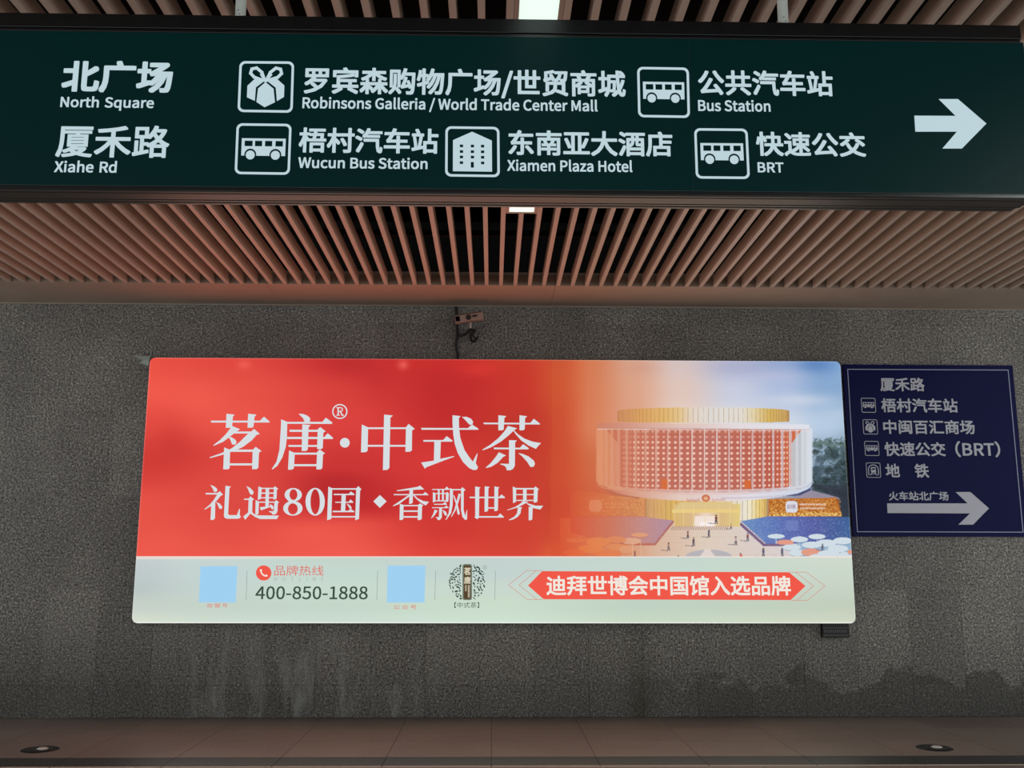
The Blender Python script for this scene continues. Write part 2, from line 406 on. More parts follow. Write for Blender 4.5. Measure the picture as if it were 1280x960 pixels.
for s, b, o in (('北广场', (77.5, 76, 216, 116), .0115), ('厦禾路', (70.5, 156.5, 212, 197), .006),
                ('罗宾森购物广场/世贸商城', (380, 86, 782, 122.5), .0078), ('公共汽车站', (872.5, 88, 1041, 119.7), .0078),
                ('梧村汽车站', (373.5, 160, 548, 191.6), .0078), ('东南亚大酒店', (635.5, 163.5, 840.5, 195), .0078),
                ('快速公交', (945, 165, 1082, 195.7), .0078)):
    fit_text('chinese_lettering', s, b, YT, M['white_print'], sg, o)
for s, b in (('North Square', (75.5, 120.6, 192.5, 138.3)), ('Xiahe Rd', (68, 200.8, 146, 215.8)),
             ('Robinsons Galleria / World Trade Center Mall', (378, 122.6, 747, 140.4)), ('Bus Station', (872.6, 124.8, 963, 139.4)),
             ('Wucun Bus Station', (372.7, 196.6, 534.5, 210.9)), ('Xiamen Plaza Hotel', (634, 199.6, 790.5, 214.6)), ('BRT', (947, 203, 979.5, 215.6))):
    fit_text('english_word', s, b, YT, M['white_print'], sg, .0075, split=.0085, word=1.35 if s in ('North Square', 'Xiahe Rd') else 1.0)
for kind, q in (('gift', ((299.5, 76.3), (367.8, 76.8), (365.8, 141), (296.8, 140))),
                ('bus', ((796.3, 83.5), (861, 84.5), (862.5, 147.5), (797.7, 146.5))),
                ('bus', ((295.8, 154), (364.6, 154.8), (362.2, 218.6), (293.2, 217.6))),
                ('hotel', ((556.8, 157.8), (624.2, 158.6), (624.8, 221.5), (556.4, 220.6))),
                ('bus', ((867.6, 160.2), (934.4, 160.8), (937.4, 223.8), (869.8, 223.2)))):
    pictogram(kind, q, YT, sg, M['white_print'], M['dark_print'], 3.0, kind+'_pictogram')
bm = bmesh.new()
poly(bm, [(1173.2, 123.8), (1197.5, 123.8), (1233.1, 154.4), (1202.4, 185.7), (1177.9, 185.7), (1196.1, 164.6), (1144.2, 164.6), (1142.9, 144.5), (1194.4, 144.8)], YT)
obj('arrow', bm, M['white_print'], sg)
for x, side in ((-1.172, 'left'), (1.345, 'right')):
    t = thing('hanging_rod', 'white steel rod carrying the %s half of the green sign' % side, 'rod', (x, -5.6, 3.905), 'rods that carry the green sign')
    bm = bmesh.new(); cyl(bm, (x, -5.6), .024, .024, 3.905, 4.99, 20); obj('tube', bm, M['white_paint'], t, smooth=False)
    bm = bmesh.new()
    for i, (dx, z) in enumerate(((-.012, 3.945), (.002, 3.96), (-.004, 3.98))): tube(bm, [(x+dx, -5.626, z), (x+dx, -5.62, z)], .0025, 8)
    obj('screw', bm, M['black'], t)

# ------------------------------------------------------------------ light box
LX0, LX1, LZ0, LZ1, LY = -3.448, 3.5435, .890, 3.489, -.12
lb = thing('advertising_light_box', 'large red and white backlit advertising panel fixed to the granite wall', 'advertising panel', (.05, 0, .89))
def rr3(x0, z0, x1, z1, r, y0, y1, n=8):
    bm = bmesh.new(); P = rrect(x0, z0, x1, z1, r, n)
    a = [bm.verts.new((x, y0, z)) for x, z in P]; b = [bm.verts.new((x, y1, z)) for x, z in P]
    bm.faces.new(a); bm.faces.new(b[::-1])
    for i in range(len(P)): bm.faces.new((a[i], b[i], b[(i+1) % len(P)], a[(i+1) % len(P)]))
    return bm
obj('housing', rr3(LX0, LZ0, LX1, LZ1, .055, LY+.004, -.03), mat('black housing', (30, 30, 32), .5), lb)
o = rrect(LX0, LZ0, LX1, LZ1, .055, 8); i_ = rrect(LX0+.014, LZ0+.014, LX1-.014, LZ1-.014, .045, 8)
bm = bmesh.new()
for a in range(len(o)):
    b = (a+1) % len(o)
    q = [bm.verts.new((p[0], LY-.004, p[1])) for p in (o[a], o[b], i_[b], i_[a])]; bm.faces.new(q)
    q = [bm.verts.new((p[0], yy, p[1])) for p, yy in ((o[a], LY-.004), (o[b], LY-.004), (o[b], LY+.01), (o[a], LY+.01))]; bm.faces.new(q)
pass  # the rim is part of the print below (see poster colours)
bm.free()

# the printed poster: colours of the artwork on a fine grid, lit from behind
S = 3; PX0, PY0, PX1, PY1 = 150, 440, 1085, 790
CW, CH = (PX1-PX0)*S, (PY1-PY0)*S
yy, xx = np.mgrid[0:CH, 0:CW]; PXX = PX0+(xx+.5)/S; PYY = PY0+(yy+.5)/S
cv = np.zeros((CH, CW, 3), 'f')
def interp_grid(gx, gy, vals, X, Y):
    gx, gy = np.array(gx, float), np.array(gy, float); V = np.array(vals, float)
    i = np.clip(np.searchsorted(gx, X)-1, 0, len(gx)-2); j = np.clip(np.searchsorted(gy, Y)-1, 0, len(gy)-2)
    u = np.clip((X-gx[i])/(gx[i+1]-gx[i]), 0, 1)[..., None]; v = np.clip((Y-gy[j])/(gy[j+1]-gy[j]), 0, 1)[..., None]
    u = u*u*(3-2*u); v = v*v*(3-2*v)
    return V[j, i]*(1-u)*(1-v)+V[j, i+1]*u*(1-v)+V[j+1, i]*(1-u)*v+V[j+1, i+1]*u*v
# background of the print: red on the left with uneven backlight painted in, sunset to blue sky on the right
gx = [165, 300, 430, 560, 650, 700, 740, 790, 850, 920, 980, 1030, 1068]
gy = [448, 490, 530, 580, 630, 660, 697]
bg = [[(238,82,68),(228,72,64),(204,52,50),(208,48,44),(206,60,44),(208,82,50),(214,118,76),(220,160,132),(212,192,190),(172,176,208),(140,164,210),(110,155,212),(132,178,226)],
      [(246,90,76),(236,82,70),(222,66,60),(196,44,44),(206,56,46),(208,84,50),(218,124,82),(226,160,128),(226,196,184),(196,204,226),(168,188,226),(128,168,214),(126,168,208)],
      [(232,74,64),(240,86,74),(224,66,62),(206,50,48),(200,56,44),(206,80,50),(220,130,88),(228,160,124),(232,210,196),(222,222,228),(206,216,232),(178,204,232),(160,194,222)],
      [(214,60,54),(228,72,64),(208,54,52),(218,58,56),(206,62,48),(202,72,46),(208,104,64),(222,150,112),(226,190,170),(214,206,208),(196,204,218),(120,150,176),(60,84,96)],
      [(236,82,70),(226,74,66),(196,44,46),(212,54,52),(212,64,52),(198,66,46),(204,84,52),(206,108,72),(220,170,140),(216,190,170),(150,150,170),(70,84,120),(36,48,70)],
      [(236,84,72),(232,78,68),(236,80,70),(214,58,52),(216,66,52),(206,74,50),(216,96,62),(210,124,96),(222,180,150),(216,196,186),(90,112,176),(70,96,156),(60,88,140)],
      [(242,90,76),(240,86,74),(246,92,80),(226,68,58),(218,70,56),(222,94,58),(232,132,80),(218,160,130),(222,196,176),(216,204,196),(190,200,214),(160,190,216),(150,190,216)]]
cv[:] = interp_grid(gx, gy, bg, PXX, PYY)
rs = np.random.RandomState(3)
def blob(cx, cy, rx, ry, col, a):
    g = np.exp(-(((PXX-cx)/rx)**2+((PYY-cy)/ry)**2))[..., None]*a
    cv[:] = cv*(1-g)+np.array(col)*g
for b in ((418, 606, 50, 14, (180, 38, 44), .55), (660, 540, 40, 40, (196, 52, 44), .5), (570, 468, 60, 16, (188, 42, 44), .4), (440, 455, 36, 16, (186, 42, 46), .5), (225, 560, 50, 22, (200, 54, 50), .4), (200, 680, 40, 18, (246, 92, 78), .5), (390, 668, 60, 16, (250, 96, 82), .6), (640, 668, 40, 22, (206, 66, 50), .4), (418, 610, 26, 18, (186, 40, 44), .5), (470, 478, 30, 22, (188, 42, 44), .35), (560, 520, 40, 20, (190, 40, 42), .4), (250, 500, 40, 22, (250, 98, 80), .5),
          (504, 456, 6, 6, (252, 110, 100), .7), (305, 456, 8, 6, (252, 106, 92), .6), (215, 555, 20, 25, (206, 58, 52), .5), (640, 600, 40, 30, (200, 54, 46), .4),
          (600, 462, 25, 9, (226, 60, 52), .6), (300, 610, 60, 20, (222, 76, 66), .5), (1020, 455, 22, 12, (70, 120, 190), .7), (960, 470, 50, 8, (190, 196, 226), .5),
          (1000, 500, 45, 8, (216, 222, 236), .6), (930, 462, 40, 9, (150, 160, 200), .35), (800, 460, 20, 8, (206, 140, 118), .4), (700, 455, 14, 10, (196, 76, 48), .5),
          (720, 590, 30, 30, (206, 84, 50), .4), (1050, 520, 30, 10, (180, 204, 228), .6)):
    blob(*b)  # red side: blotches of uneven backlight painted in; sky side: printed clouds
redm = np.clip((720-PXX)/60, 0, 1)[..., None]
cv[:] = cv*(1-redm)+cv*np.array((.975, .99, .99))*redm
# ---- artwork helpers on the canvas, measured in a 3.368x enlargement of the picture half
def P2(X, Y): return (700+X/3.368, 440+Y/3.368)
def fillpx(pts, col, a=1.0, tint=None):
    pts = np.array(pts, float); x0, y0 = pts.min(0); x1, y1 = pts.max(0)
    i0, i1 = max(0, int((x0-PX0)*S)-1), min(CW, int((x1-PX0)*S)+2); j0, j1 = max(0, int((y0-PY0)*S)-1), min(CH, int((y1-PY0)*S)+2)
    if i1 <= i0 or j1 <= j0: return
    X = PXX[j0:j1, i0:i1]; Y = PYY[j0:j1, i0:i1]; ins = np.zeros(X.shape, bool); n = len(pts)
    for k in range(n):
        ax, ay = pts[k]; bx_, by = pts[(k+1) % n]
        if ay == by: continue
        c = ((ay > Y) != (by > Y)) & (X < (bx_-ax)*(Y-ay)/(by-ay)+ax); ins ^= c
    sub = cv[j0:j1, i0:i1]
    c = col(X, Y) if callable(col) else np.array(col, float)
    new = sub*(1-a)+c*a
    sub[ins] = new[ins]
def fill(pts, col, a=1.0): fillpx([P2(*p) for p in pts], col, a)
def lnp(p, q, wd, col, a=1.0):
    p, q = np.array(p, float), np.array(q, float); d = q-p; L = np.hypot(*d)+1e-9; n = np.array([-d[1], d[0]])/L*wd/2
    fill([p+n, q+n, q-n, p-n], col, a)
def ell(cx, cy, rx, ry, col, a=1.0): fill([(cx+rx*math.cos(t*math.pi/12), cy+ry*math.sin(t*math.pi/12)) for t in range(24)], col, a)
def hmix(stops):      # print colour that varies across the picture
    xs = [700+s[0]/3.368 for s in stops]; cs = np.array([s[1] for s in stops], float)
    return lambda X, Y: np.stack([np.interp(X, xs, cs[:, k]) for k in range(3)], -1)
CX = 609.0
# trees
for k in range(60): ell(1066+rs.uniform(0, 150), rs.uniform(405, 600), rs.uniform(12, 30), rs.uniform(8, 22), tuple(np.array((44, 66, 74))*rs.uniform(.7, 1.2)), .5)
for k in range(22): ell(1062+rs.uniform(0, 150), rs.uniform(372, 400), rs.uniform(8, 20), rs.uniform(5, 12), (84, 116, 112), .55)
for k in range(260):
    X = rs.uniform(1066, 1212); Y = rs.uniform(366, 600); a = rs.uniform(-.9, .9); L = rs.uniform(8, 30)
    g = rs.uniform(.5, 1.3)*(1.0 if Y < 470 else .55)
    lnp((X, Y), (X+L*.7*math.cos(a)*rs.choice([-1, 1]), Y+L*math.sin(a)), rs.uniform(3, 8), (58*g, 84*g, 80*g), .45)
ell(1090, 500, 22, 60, (70, 96, 116), .45)
fill([(1060, 560), (1215, 560), (1225, 700), (1170, 700), (1160, 615)], (34, 42, 54), .7)
# flanking slope and screens
fill([(985, 615), (1060, 582), (1170, 612), (1180, 620)], (150, 140, 160), .9)
fill([(40, 600), (75, 582), (200, 600), (360, 618), (360, 690), (45, 690)], hmix([(45, (206, 84, 54)), (200, (216, 112, 60)), (360, (214, 130, 66))]), .8)
for k in range(500):
    X, Y = rs.uniform(60, 355), rs.uniform(608, 688); ell(X, Y, 2, 2, (240, 180, 90), (X-40)/320*.7)
fill(rrect(123, 622, 176, 672, 14), (230, 150, 110), .7)
for k in range(14): fill([(190+k*7, 636), (194+k*7, 636), (194+k*7, 643), (190+k*7, 643)], (236, 160, 100), .6); fill([(190+k*7, 650), (194+k*7, 650), (194+k*7, 656), (190+k*7, 656)], (236, 160, 100), .6)
# base drum
def fluted(x0, x1, yt0, ytm, yb0, ybm, colf, n, lc, la):
    c = (x0+x1)/2; r = (x1-x0)/2; top = []; bot = []
    for k in range(41):
        x = x0+(x1-x0)*k/40; e = 1-math.sqrt(max(0, 1-((x-c)/r)**2))
        top.append((x, ytm+(yt0-ytm)*e)); bot.append((x, ybm+(yb0-ybm)*e))
    fill(top+bot[::-1], colf)
    for k in range(n+1):
        th = -math.pi/2+math.pi*k/n; x = c+r*math.sin(th)*.995; e = 1-math.cos(th)
        lnp((x, ytm+(yt0-ytm)*e+1), (x, ybm+(yb0-ybm)*e), 2.0, lc, la)
fluted(360, 875, 618, 618, 696, 712, hmix([(360, (218, 158, 100)), (480, (226, 178, 84)), (640, (232, 196, 120)), (770, (232, 226, 212)), (800, (240, 232, 196)), (840, (240, 206, 110)), (875, (222, 180, 90))]), 30, (150, 110, 60), .7)
# pools and plaza
fill([(0, 700), (365, 695), (480, 710), (760, 715), (875, 695), (1228, 695), (1230, 862), (0, 862)], hmix([(0, (216, 92, 58)), (250, (222, 140, 96)), (400, (220, 178, 150)), (600, (224, 204, 184)), (900, (218, 206, 204)), (1220, (190, 202, 216))]))
fill([(45, 690), (365, 695), (480, 710), (400, 806), (200, 806), (45, 760)], hmix([(45, (210, 80, 56)), (200, (204, 106, 84)), (340, (190, 126, 128)), (480, (168, 128, 158))]), .9)
lnp((478, 712), (398, 812), 9, (176, 100, 92)); lnp((398, 810), (250, 808), 9, (190, 96, 74))
fill([(762, 712), (875, 692), (1225, 695), (1230, 800), (1180, 806), (866, 806)], hmix([(762, (96, 140, 198)), (875, (84, 116, 190)), (960, (78, 98, 180)), (1080, (72, 84, 164)), (1225, (44, 88, 150))]))
for k in range(900):
    X, Y = rs.uniform(780, 1222), rs.uniform(700, 800); ell(X, Y, 1.6, 1.2, (170, 196, 228), .45)
for k in range(350):
    X, Y = rs.uniform(60, 470), rs.uniform(700, 800); ell(X, Y, 1.6, 1.2, (226, 180, 180), .3)
fill(rrect(952, 708, 1003, 752, 8), (110, 132, 200), .6)
lnp((758, 722), (862, 815), 12, (110, 86, 130)); lnp((858, 812), (950, 812), 10, (116, 90, 130))
for k in range(9):    # joints of the plaza paving
    lnp((430-k*5, 750+k*13), (800+k*14, 750+k*13), 1.0, (196, 170, 150), .5)
for k in range(-7, 8): lnp((610+k*26, 748), (610+k*60, 862), 1.0, (196, 170, 150), .35)
# right screen
fill([(877, 620), (905, 618), (1165, 613), (1188, 692), (877, 692)], (196, 104, 26))
for k in range(1300):
    X, Y = rs.uniform(880, 1180), rs.uniform(620, 690); g = rs.rand()
    ell(X, Y, 2.0, 2.0, ((236, 180, 80) if g > .5 else (150, 66, 14)), .7)
for k in range(160):
    X = rs.uniform(880, 1185); ell(X, 690-abs(rs.normal(0, 10)), 3, 3, (250, 222, 120), .6)
fill(rrect(950, 628, 1000, 676, 12), (214, 218, 232))
for k in range(5): fill([(958+k*7, 642), (962+k*7, 642), (962+k*7, 660), (958+k*7, 660)], (150, 110, 130), .8)
for k in range(16):
    fill([(1008+k*7, 638), (1013+k*7, 638), (1013+k*7, 646), (1008+k*7, 646)], (244, 214, 206), .9)
    if k < 15: fill([(1012+k*7, 654), (1017+k*7, 654), (1017+k*7, 661), (1012+k*7, 661)], (244, 214, 206), .9)
# entrance
fill([(475, 640), (760, 640), (757, 735), (482, 735)], hmix([(475, (222, 180, 100)), (560, (222, 184, 130)), (612, (238, 214, 196)), (680, (222, 184, 124)), (760, (230, 206, 120))]))
fill([(505, 632), (715, 632), (752, 668), (478, 668)], (226, 196, 130)); fill([(470, 664), (762, 664), (760, 677), (472, 677)], (240, 208, 120))
fill([(568, 690), (652, 690), (655, 735), (565, 735)], (244, 226, 214)); fill([(590, 715), (640, 715), (645, 735), (585, 735)], (250, 240, 236))
for X in (482, 520, 562, 612, 668, 715, 757): lnp((X, 640), (X, 738), 2.5, (240, 214, 150), .9)
for k in range(26): lnp((478+k*9.2, 733), (466+k*9.4, 750), 3, (150, 110, 100), .8)
# main drum: red inner wall with lamps, glass cylinder, white fins
def arc(x0, x1, ye, ym, n=40):
    c = (x0+x1)/2; r = (x1-x0)/2
    return [(x0+(x1-x0)*k/n, ym+(ye-ym)*(1-math.sqrt(max(0, 1-((x0+(x1-x0)*k/n-c)/r)**2)))) for k in range(n+1)]
fill([(158, 320), (1056, 320)]+arc(158, 1060, 545, 605)[::-1], hmix([(158, (222, 138, 92)), (250, (220, 140, 104)), (500, (222, 170, 150)), (900, (206, 190, 196)), (1000, (186, 190, 196)), (1060, (206, 214, 226))]))
fill([(190, 324), (1020, 324), (975, 385), (975, 545)]+arc(245, 975, 560, 592)[::-1]+[(245, 560), (245, 385)],
     hmix([(190, (208, 108, 78)), (420, (198, 98, 76)), (640, (192, 104, 90)), (900, (192, 84, 62)), (975, (214, 100, 58))]))
fill([(190, 324), (1020, 324), (975, 345), (245, 345)], (196, 106, 76), .5)
for r_ in range(11):
    Y = 338+r_*21.8+ (0 if r_ < 11 else 0)
    for k in range(-24, 25):
        th = k*.0705+.022; X = CX+380*math.sin(th)
        if abs(math.sin(th)) > .92: continue
        ye = Y+(Y-330)*.06*math.cos(th)-4
        ell(X, ye, 5.6*math.cos(th)+.6, 5.4, (250, 206, 184) if X > 300 else (236, 150, 110), .9 if r_ > 1 else .5)
    lnp((250, Y+11), (970, Y+11), 1.2, (170, 66, 56), .4)
for a, b, c_, d in ((427, 456, 535, 578), (777, 803, 540, 576)): fill([(a, c_), (b, c_), (b, d), (a, d)], (222, 98, 40))
fin = hmix([(158, (230, 158, 116)), (300, (226, 158, 132)), (450, (228, 186, 172)), (620, (232, 208, 204)), (900, (214, 206, 216)), (1060, (214, 224, 236))])
for k in range(-13, 14):
    th = k*.1165; X = CX+450*math.sin(th); e = 1-math.cos(th); yb = 588-42*e
    wdt = 3.0+abs(math.sin(th))*9
    lnp((X, 322), (X, yb), max(2.5, wdt*.95), fin, .62 if abs(k) > 1 else .9); lnp((X-wdt/2, 322), (X-wdt/2, yb), 2.0, fin, 1)
    if abs(k) > 6: lnp((X+8*math.cos(th), 322), (X+8*math.cos(th), yb), 1.5, fin, .6)
fill(arc(158, 1060, 548, 580)+arc(158, 1060, 560, 604)[::-1], fin, .75)
for k in range(60):
    X = rs.uniform(240, 1000); e = 1-math.sqrt(1-((X-CX)/451)**2); lnp((X, 590-32*e), (X+rs.uniform(6, 22), 590-32*e), 2, (176, 120, 120), .5)
fill(arc(160, 1062, 556, 602)+arc(196, 1056, 566, 628)[::-1], hmix([(158, (206, 104, 76)), (330, (220, 160, 136)), (500, (230, 200, 188)), (800, (226, 220, 230)), (1060, (196, 212, 234))]))
fill(arc(300, 1056, 575, 612)[20:]+arc(300, 1052, 580, 618)[20:][::-1], (140, 130, 160), .25)
fill([(940, 607), (1000, 596), (1050, 575), (1058, 580), (1010, 604)], (58, 62, 110), .9)
fill([(175, 572), (260, 600), (340, 612), (330, 618), (230, 604)], (170, 84, 66), .5)
# roof ring and crown
roofc = hmix([(155, (206, 128, 104)), (300, (216, 150, 132)), (500, (226, 190, 178)), (760, (228, 220, 224)), (1050, (222, 226, 238))])
fill([(155, 298), (1050, 305), (1050, 327), (155, 320)], roofc)
lnp((155, 319), (1050, 327), 2.5, (176, 136, 140), .6); lnp((157, 325), (1050, 331), 3, (240, 222, 222), .8)
fluted(242, 965, 247, 233, 293, 298, hmix([(242, (214, 140, 84)), (330, (224, 158, 78)), (440, (230, 180, 96)), (500, (232, 196, 130)), (560, (228, 212, 196)), (640, (222, 218, 212)), (760, (226, 220, 210)), (820, (228, 210, 160)), (880, (220, 180, 84)), (965, (206, 160, 84))]), 52, (150, 106, 56), .55)
# emblem and script on the ring
ell(614, 615, 18, 15, (214, 110, 66)); ell(614, 616, 9, 7, (240, 190, 150), .8)
for x0, n in ((533, 8), (640, 8)):
    for k in range(n): lnp((x0+k*7, 626), (x0+5+k*7, 616+(k*5) % 7), 2.5, (196, 96, 80), .8)
fill([(535, 626), (586, 626), (586, 630), (535, 630)], (210, 130, 110), .6)
# plaza circle, sun shades, visitors
fill(arc(527, 725, 862, 832), (176, 176, 184), .9); fill([(612, 828), (628, 828), (655, 862), (588, 862)], (226, 212, 204))
shR = [(910, 776, 36, 10, 0), (1082, 777, 36, 11, 0), (1008, 789, 37, 12, 0), (1190, 795, 40, 15, 0), (948, 801, 36, 11, 1), (1120, 805, 44, 16, 0), (1060, 812, 42, 14, 0),
       (975, 822, 40, 12, 0), (1170, 828, 44, 16, 0), (1000, 845, 36, 14, 0), (1057, 843, 42, 16, 1), (1130, 850, 46, 16, 0), (1200, 856, 30, 14, 0), (1222, 842, 12, 9, 1), (1090, 860, 40, 10, 0)]
fill([(1000, 800), (1228, 795), (1230, 862), (985, 862)], (128, 170, 206), .8)
for X, Y, a, b, o_ in shR:
    lnp((X, Y), (X, Y+34), 2.5, (214, 222, 232), .8); ell(X, Y+4, a*.95, b, (96, 120, 160), .35); ell(X, Y, a, b, (232, 150, 124) if o_ else (206, 222, 232))
for X, Y, a, b, c_ in ((335, 770, 36, 9, (236, 158, 108)), (300, 796, 42, 14, (232, 176, 138)), (65, 793, 42, 10, (228, 124, 78)), (235, 790, 44, 14, (232, 138, 84)), (160, 800, 50, 20, (236, 138, 74)),
                       (130, 830, 56, 18, (236, 136, 72)), (245, 822, 50, 14, (234, 142, 82)), (200, 848, 60, 14, (238, 122, 66)), (280, 832, 30, 16, (232, 160, 112)), (60, 845, 50, 14, (232, 112, 64))):
    ell(X, Y+4, a, b, (200, 92, 58), .35); ell(X, Y, a, b, c_, .85)
for X in (305, 340): lnp((X, 800), (X, 858), 2.5, (240, 196, 160), .8)
def visitor(X, Y, h, c_):
    lnp((X-2, Y+h*.45), (X-h*.9, Y+h*.38), 3, (90, 80, 96), .7)
    ell(X, Y-h*.42, h*.09, h*.09, (70, 50, 50)); fill([(X-h*.14, Y-h*.32), (X+h*.14, Y-h*.32), (X+h*.1, Y+.05*h), (X-h*.1, Y+.05*h)], c_)
    lnp((X-2, Y), (X-h*.08, Y+h*.48), h*.1, (70, 66, 84)); lnp((X+2, Y), (X+h*.12, Y+h*.46), h*.1, (70, 66, 84))
for X, Y, h, c_ in ((457, 820, 36, (176, 132, 124)), (538, 770, 34, (170, 116, 100)), (562, 800, 38, (90, 70, 90)), (627, 765, 34, (96, 92, 116)), (740, 795, 38, (206, 170, 170)), (790, 780, 36, (150, 70, 60)),
                    (720, 735, 24, (196, 150, 110)), (856, 845, 40, (84, 86, 116)), (657, 705, 40, (120, 60, 50)), (935, 845, 40, (86, 88, 120)), (1105, 822, 30, (60, 72, 100)), (315, 852, 28, (150, 80, 70))):
    visitor(X, Y, h, c_)
ell(762, 860, 7, 9, (222, 90, 72)); ell(760, 848, 3, 3, (70, 40, 40)); ell(498, 860, 4, 4, (120, 80, 70))
# soft printed veil: the left side of the picture melts into the red ground
veil = np.clip((850-PXX)/150, 0, 1)[..., None]**1.2*.5*(PXX > 690)[..., None]
cv[:] = cv*(1-veil)+interp_grid([690, 760, 850], [448, 520, 697], [[(204,92,56),(216,136,98),(226,190,170)],[(206,84,52),(216,126,88),(228,190,165)],[(212,80,52),(222,122,80),(226,190,165)]], PXX, PYY)*veil
# white foot of the poster
YF = 695.7
foot = interp_grid([165, 250, 400, 620, 800, 1070], [696, 715, 735, 757, 779],
    [[(196,206,204),(198,212,208),(196,212,202),(196,210,206),(196,214,206),(206,218,204)],
     [(190,200,202),(196,210,208),(196,216,208),(194,210,206),(198,216,206),(202,216,202)],
     [(186,198,196),(196,210,206),(200,218,206),(200,216,206),(196,212,202),(198,210,196)],
     [(198,208,200),(196,210,200),(196,214,200),(202,220,202),(192,210,194),(194,206,188)],
     [(214,222,206),(206,220,206),(202,220,208),(206,226,210),(200,216,196),(206,214,194)]], PXX, PYY)
msk = (PYY > YF)[..., None]; cv[:] = np.where(msk, foot, cv)
ed = ((PYY > YF-.3) & (PYY < YF+1.3))[..., None]; cv[:] = np.where(ed, cv*.25+np.array((246, 226, 218))*.75, cv)
pale = (np.clip((PXX-720)/60, 0, 1)*(PYY < YF))[..., None]*.16
lum = cv.mean(-1, keepdims=True); cv[:] = cv*(1-pale)+(lum*.6+np.array((215, 195, 190))*.4)*pale
np.clip(cv, 0, 255, out=cv)
# grid on the panel
xi = at(690, 570, 1, LY)[0]; zi = at(640, 697.5, 1, LY)[2]
gxs = np.concatenate([np.linspace(LX0, LX0+.02, 4), np.linspace(LX0+.02, xi, 130)[1:], np.linspace(xi, LX1, 610)[1:]])
gzs = np.concatenate([np.linspace(LZ0, LZ0+.02, 4), np.linspace(LZ0+.02, zi, 24)[1:], np.linspace(zi, LZ1-.02, 390)[1:], np.linspace(LZ1-.02, LZ1, 4)[1:]])
GX, GZ = np.meshgrid(gxs, gzs)
W3 = np.stack([GX.ravel(), np.full(GX.size, LY), GZ.ravel()], 1); d = W3-CAM; zc = d@FWD
ux = 640+FPX*(d@RIGHT)/zc; uy = 480-FPX*(d@UP)/zc
fx = np.clip((ux-PX0)*S-.5, 0, CW-2); fy = np.clip((uy-PY0)*S-.5, 0, CH-2); ix, iy = fx.astype(int), fy.astype(int); fx -= ix; fy -= iy
C4 = (cv[iy, ix]*((1-fx)*(1-fy))[:, None]+cv[iy, ix+1]*(fx*(1-fy))[:, None]+cv[iy+1, ix]*((1-fx)*fy)[:, None]+cv[iy+1, ix+1]*(fx*fy)[:, None])/255
dx = np.minimum(GX-LX0, LX1-GX).ravel(); dz = np.minimum(GZ-LZ0, 99).ravel(); dzt = (LZ1-GZ).ravel()
e = np.clip(1-np.minimum(dz, 9)/.016, 0, 1)*.85; e = np.maximum(e, np.clip(1-np.minimum(dx, dzt)/.010, 0, 1)*.25)
C4 = C4*(1-e[:, None])+np.array((1, 1, .98))*e[:, None]
C4 = np.where(C4 <= .04045, C4/12.92, ((C4+.055)/1.055)**2.4)
# rounded corners
r = .055; vx = W3[:, 0].copy(); vz = W3[:, 2].copy()
for cx_, sx_ in ((LX0+r, -1), (LX1-r, 1)):
    for cz_, sz_ in ((LZ0+r, -1), (LZ1-r, 1)):
        k = ((vx-cx_)*sx_ > 0) & ((vz-cz_)*sz_ > 0); ddx, ddz = vx-cx_, vz-cz_; L = np.hypot(ddx, ddz); k &= L > r
        vx[k] = cx_+ddx[k]/L[k]*r; vz[k] = cz_+ddz[k]/L[k]*r
W3[:, 0] = vx; W3[:, 2] = vz
nx, nz = len(gxs), len(gzs); a = (np.arange(nz-1)[:, None]*nx+np.arange(nx-1)[None]).ravel()
F = np.stack([a, a+1, a+nx+1, a+nx], 1)
me = bpy.data.meshes.new('poster'); me.vertices.add(len(W3)); me.vertices.foreach_set('co', W3.astype('f').ravel())
me.loops.add(F.size); me.loops.foreach_set('vertex_index', F.ravel().astype('i')); me.polygons.add(len(F))
me.polygons.foreach_set('loop_start', np.arange(0, F.size, 4, dtype='i')); me.update(calc_edges=True)
ca = me.color_attributes.new('print', 'FLOAT_COLOR', 'POINT')
ca.data.foreach_set('color', np.concatenate([C4, np.ones((len(C4), 1))], 1).astype('f').ravel())
mp_ = mat('backlit printed film', (8, 8, 8), .6, 0, .05); t = NT(mp_)
at_ = t.n('ShaderNodeAttribute'); at_.attribute_name = 'print'; t.l(at_.outputs['Color'], t.b.inputs['Emission Color']); t.b.inputs['Emission Strength'].default_value = 1.0
me.materials.append(mp_); po = link(bpy.data.objects.new('poster', me)); put(po, lb)

# headline in a serif face, stroke by stroke
YP = LY-.0025
M['head'] = mat('pale headline print', (10, 10, 10), .6, 0, .04, (214, 222, 226), 1.0)
def glyphs(name, items, parent, ma):
    bm = bmesh.new()
    for ox, oy, sc, polys in items:
        for p in polys: poly(bm, [(ox+x/sc, oy+y/sc) for x, y in p], YP)
    return bm
def parse(s): return [[tuple(float(v) for v in q.split(',')) for q in p.split()] for p in s.strip().split('|')]
MING = parse("130,248 720,248 768,200 835,258 832,270 135,270|318,165 415,175 395,200 385,322 370,332 310,335|578,165 678,175 655,200 642,318 628,332 570,332|385,312 480,350 440,378 365,435 280,500 165,550 160,542 240,480 310,410 368,335|440,378 610,378 605,402 405,402|650,347 718,408 680,418 620,485 520,560 440,600 280,655 120,698 118,686 250,640 380,580 480,500 560,420 610,380|340,440 375,445 425,475 440,505 425,535 385,535 365,480|290,568 362,600 355,820 335,832 278,832|362,595 640,595 640,622 362,622|668,562 738,612 708,630 700,812 680,830 625,830 632,600|355,760 625,760 625,785 355,785")
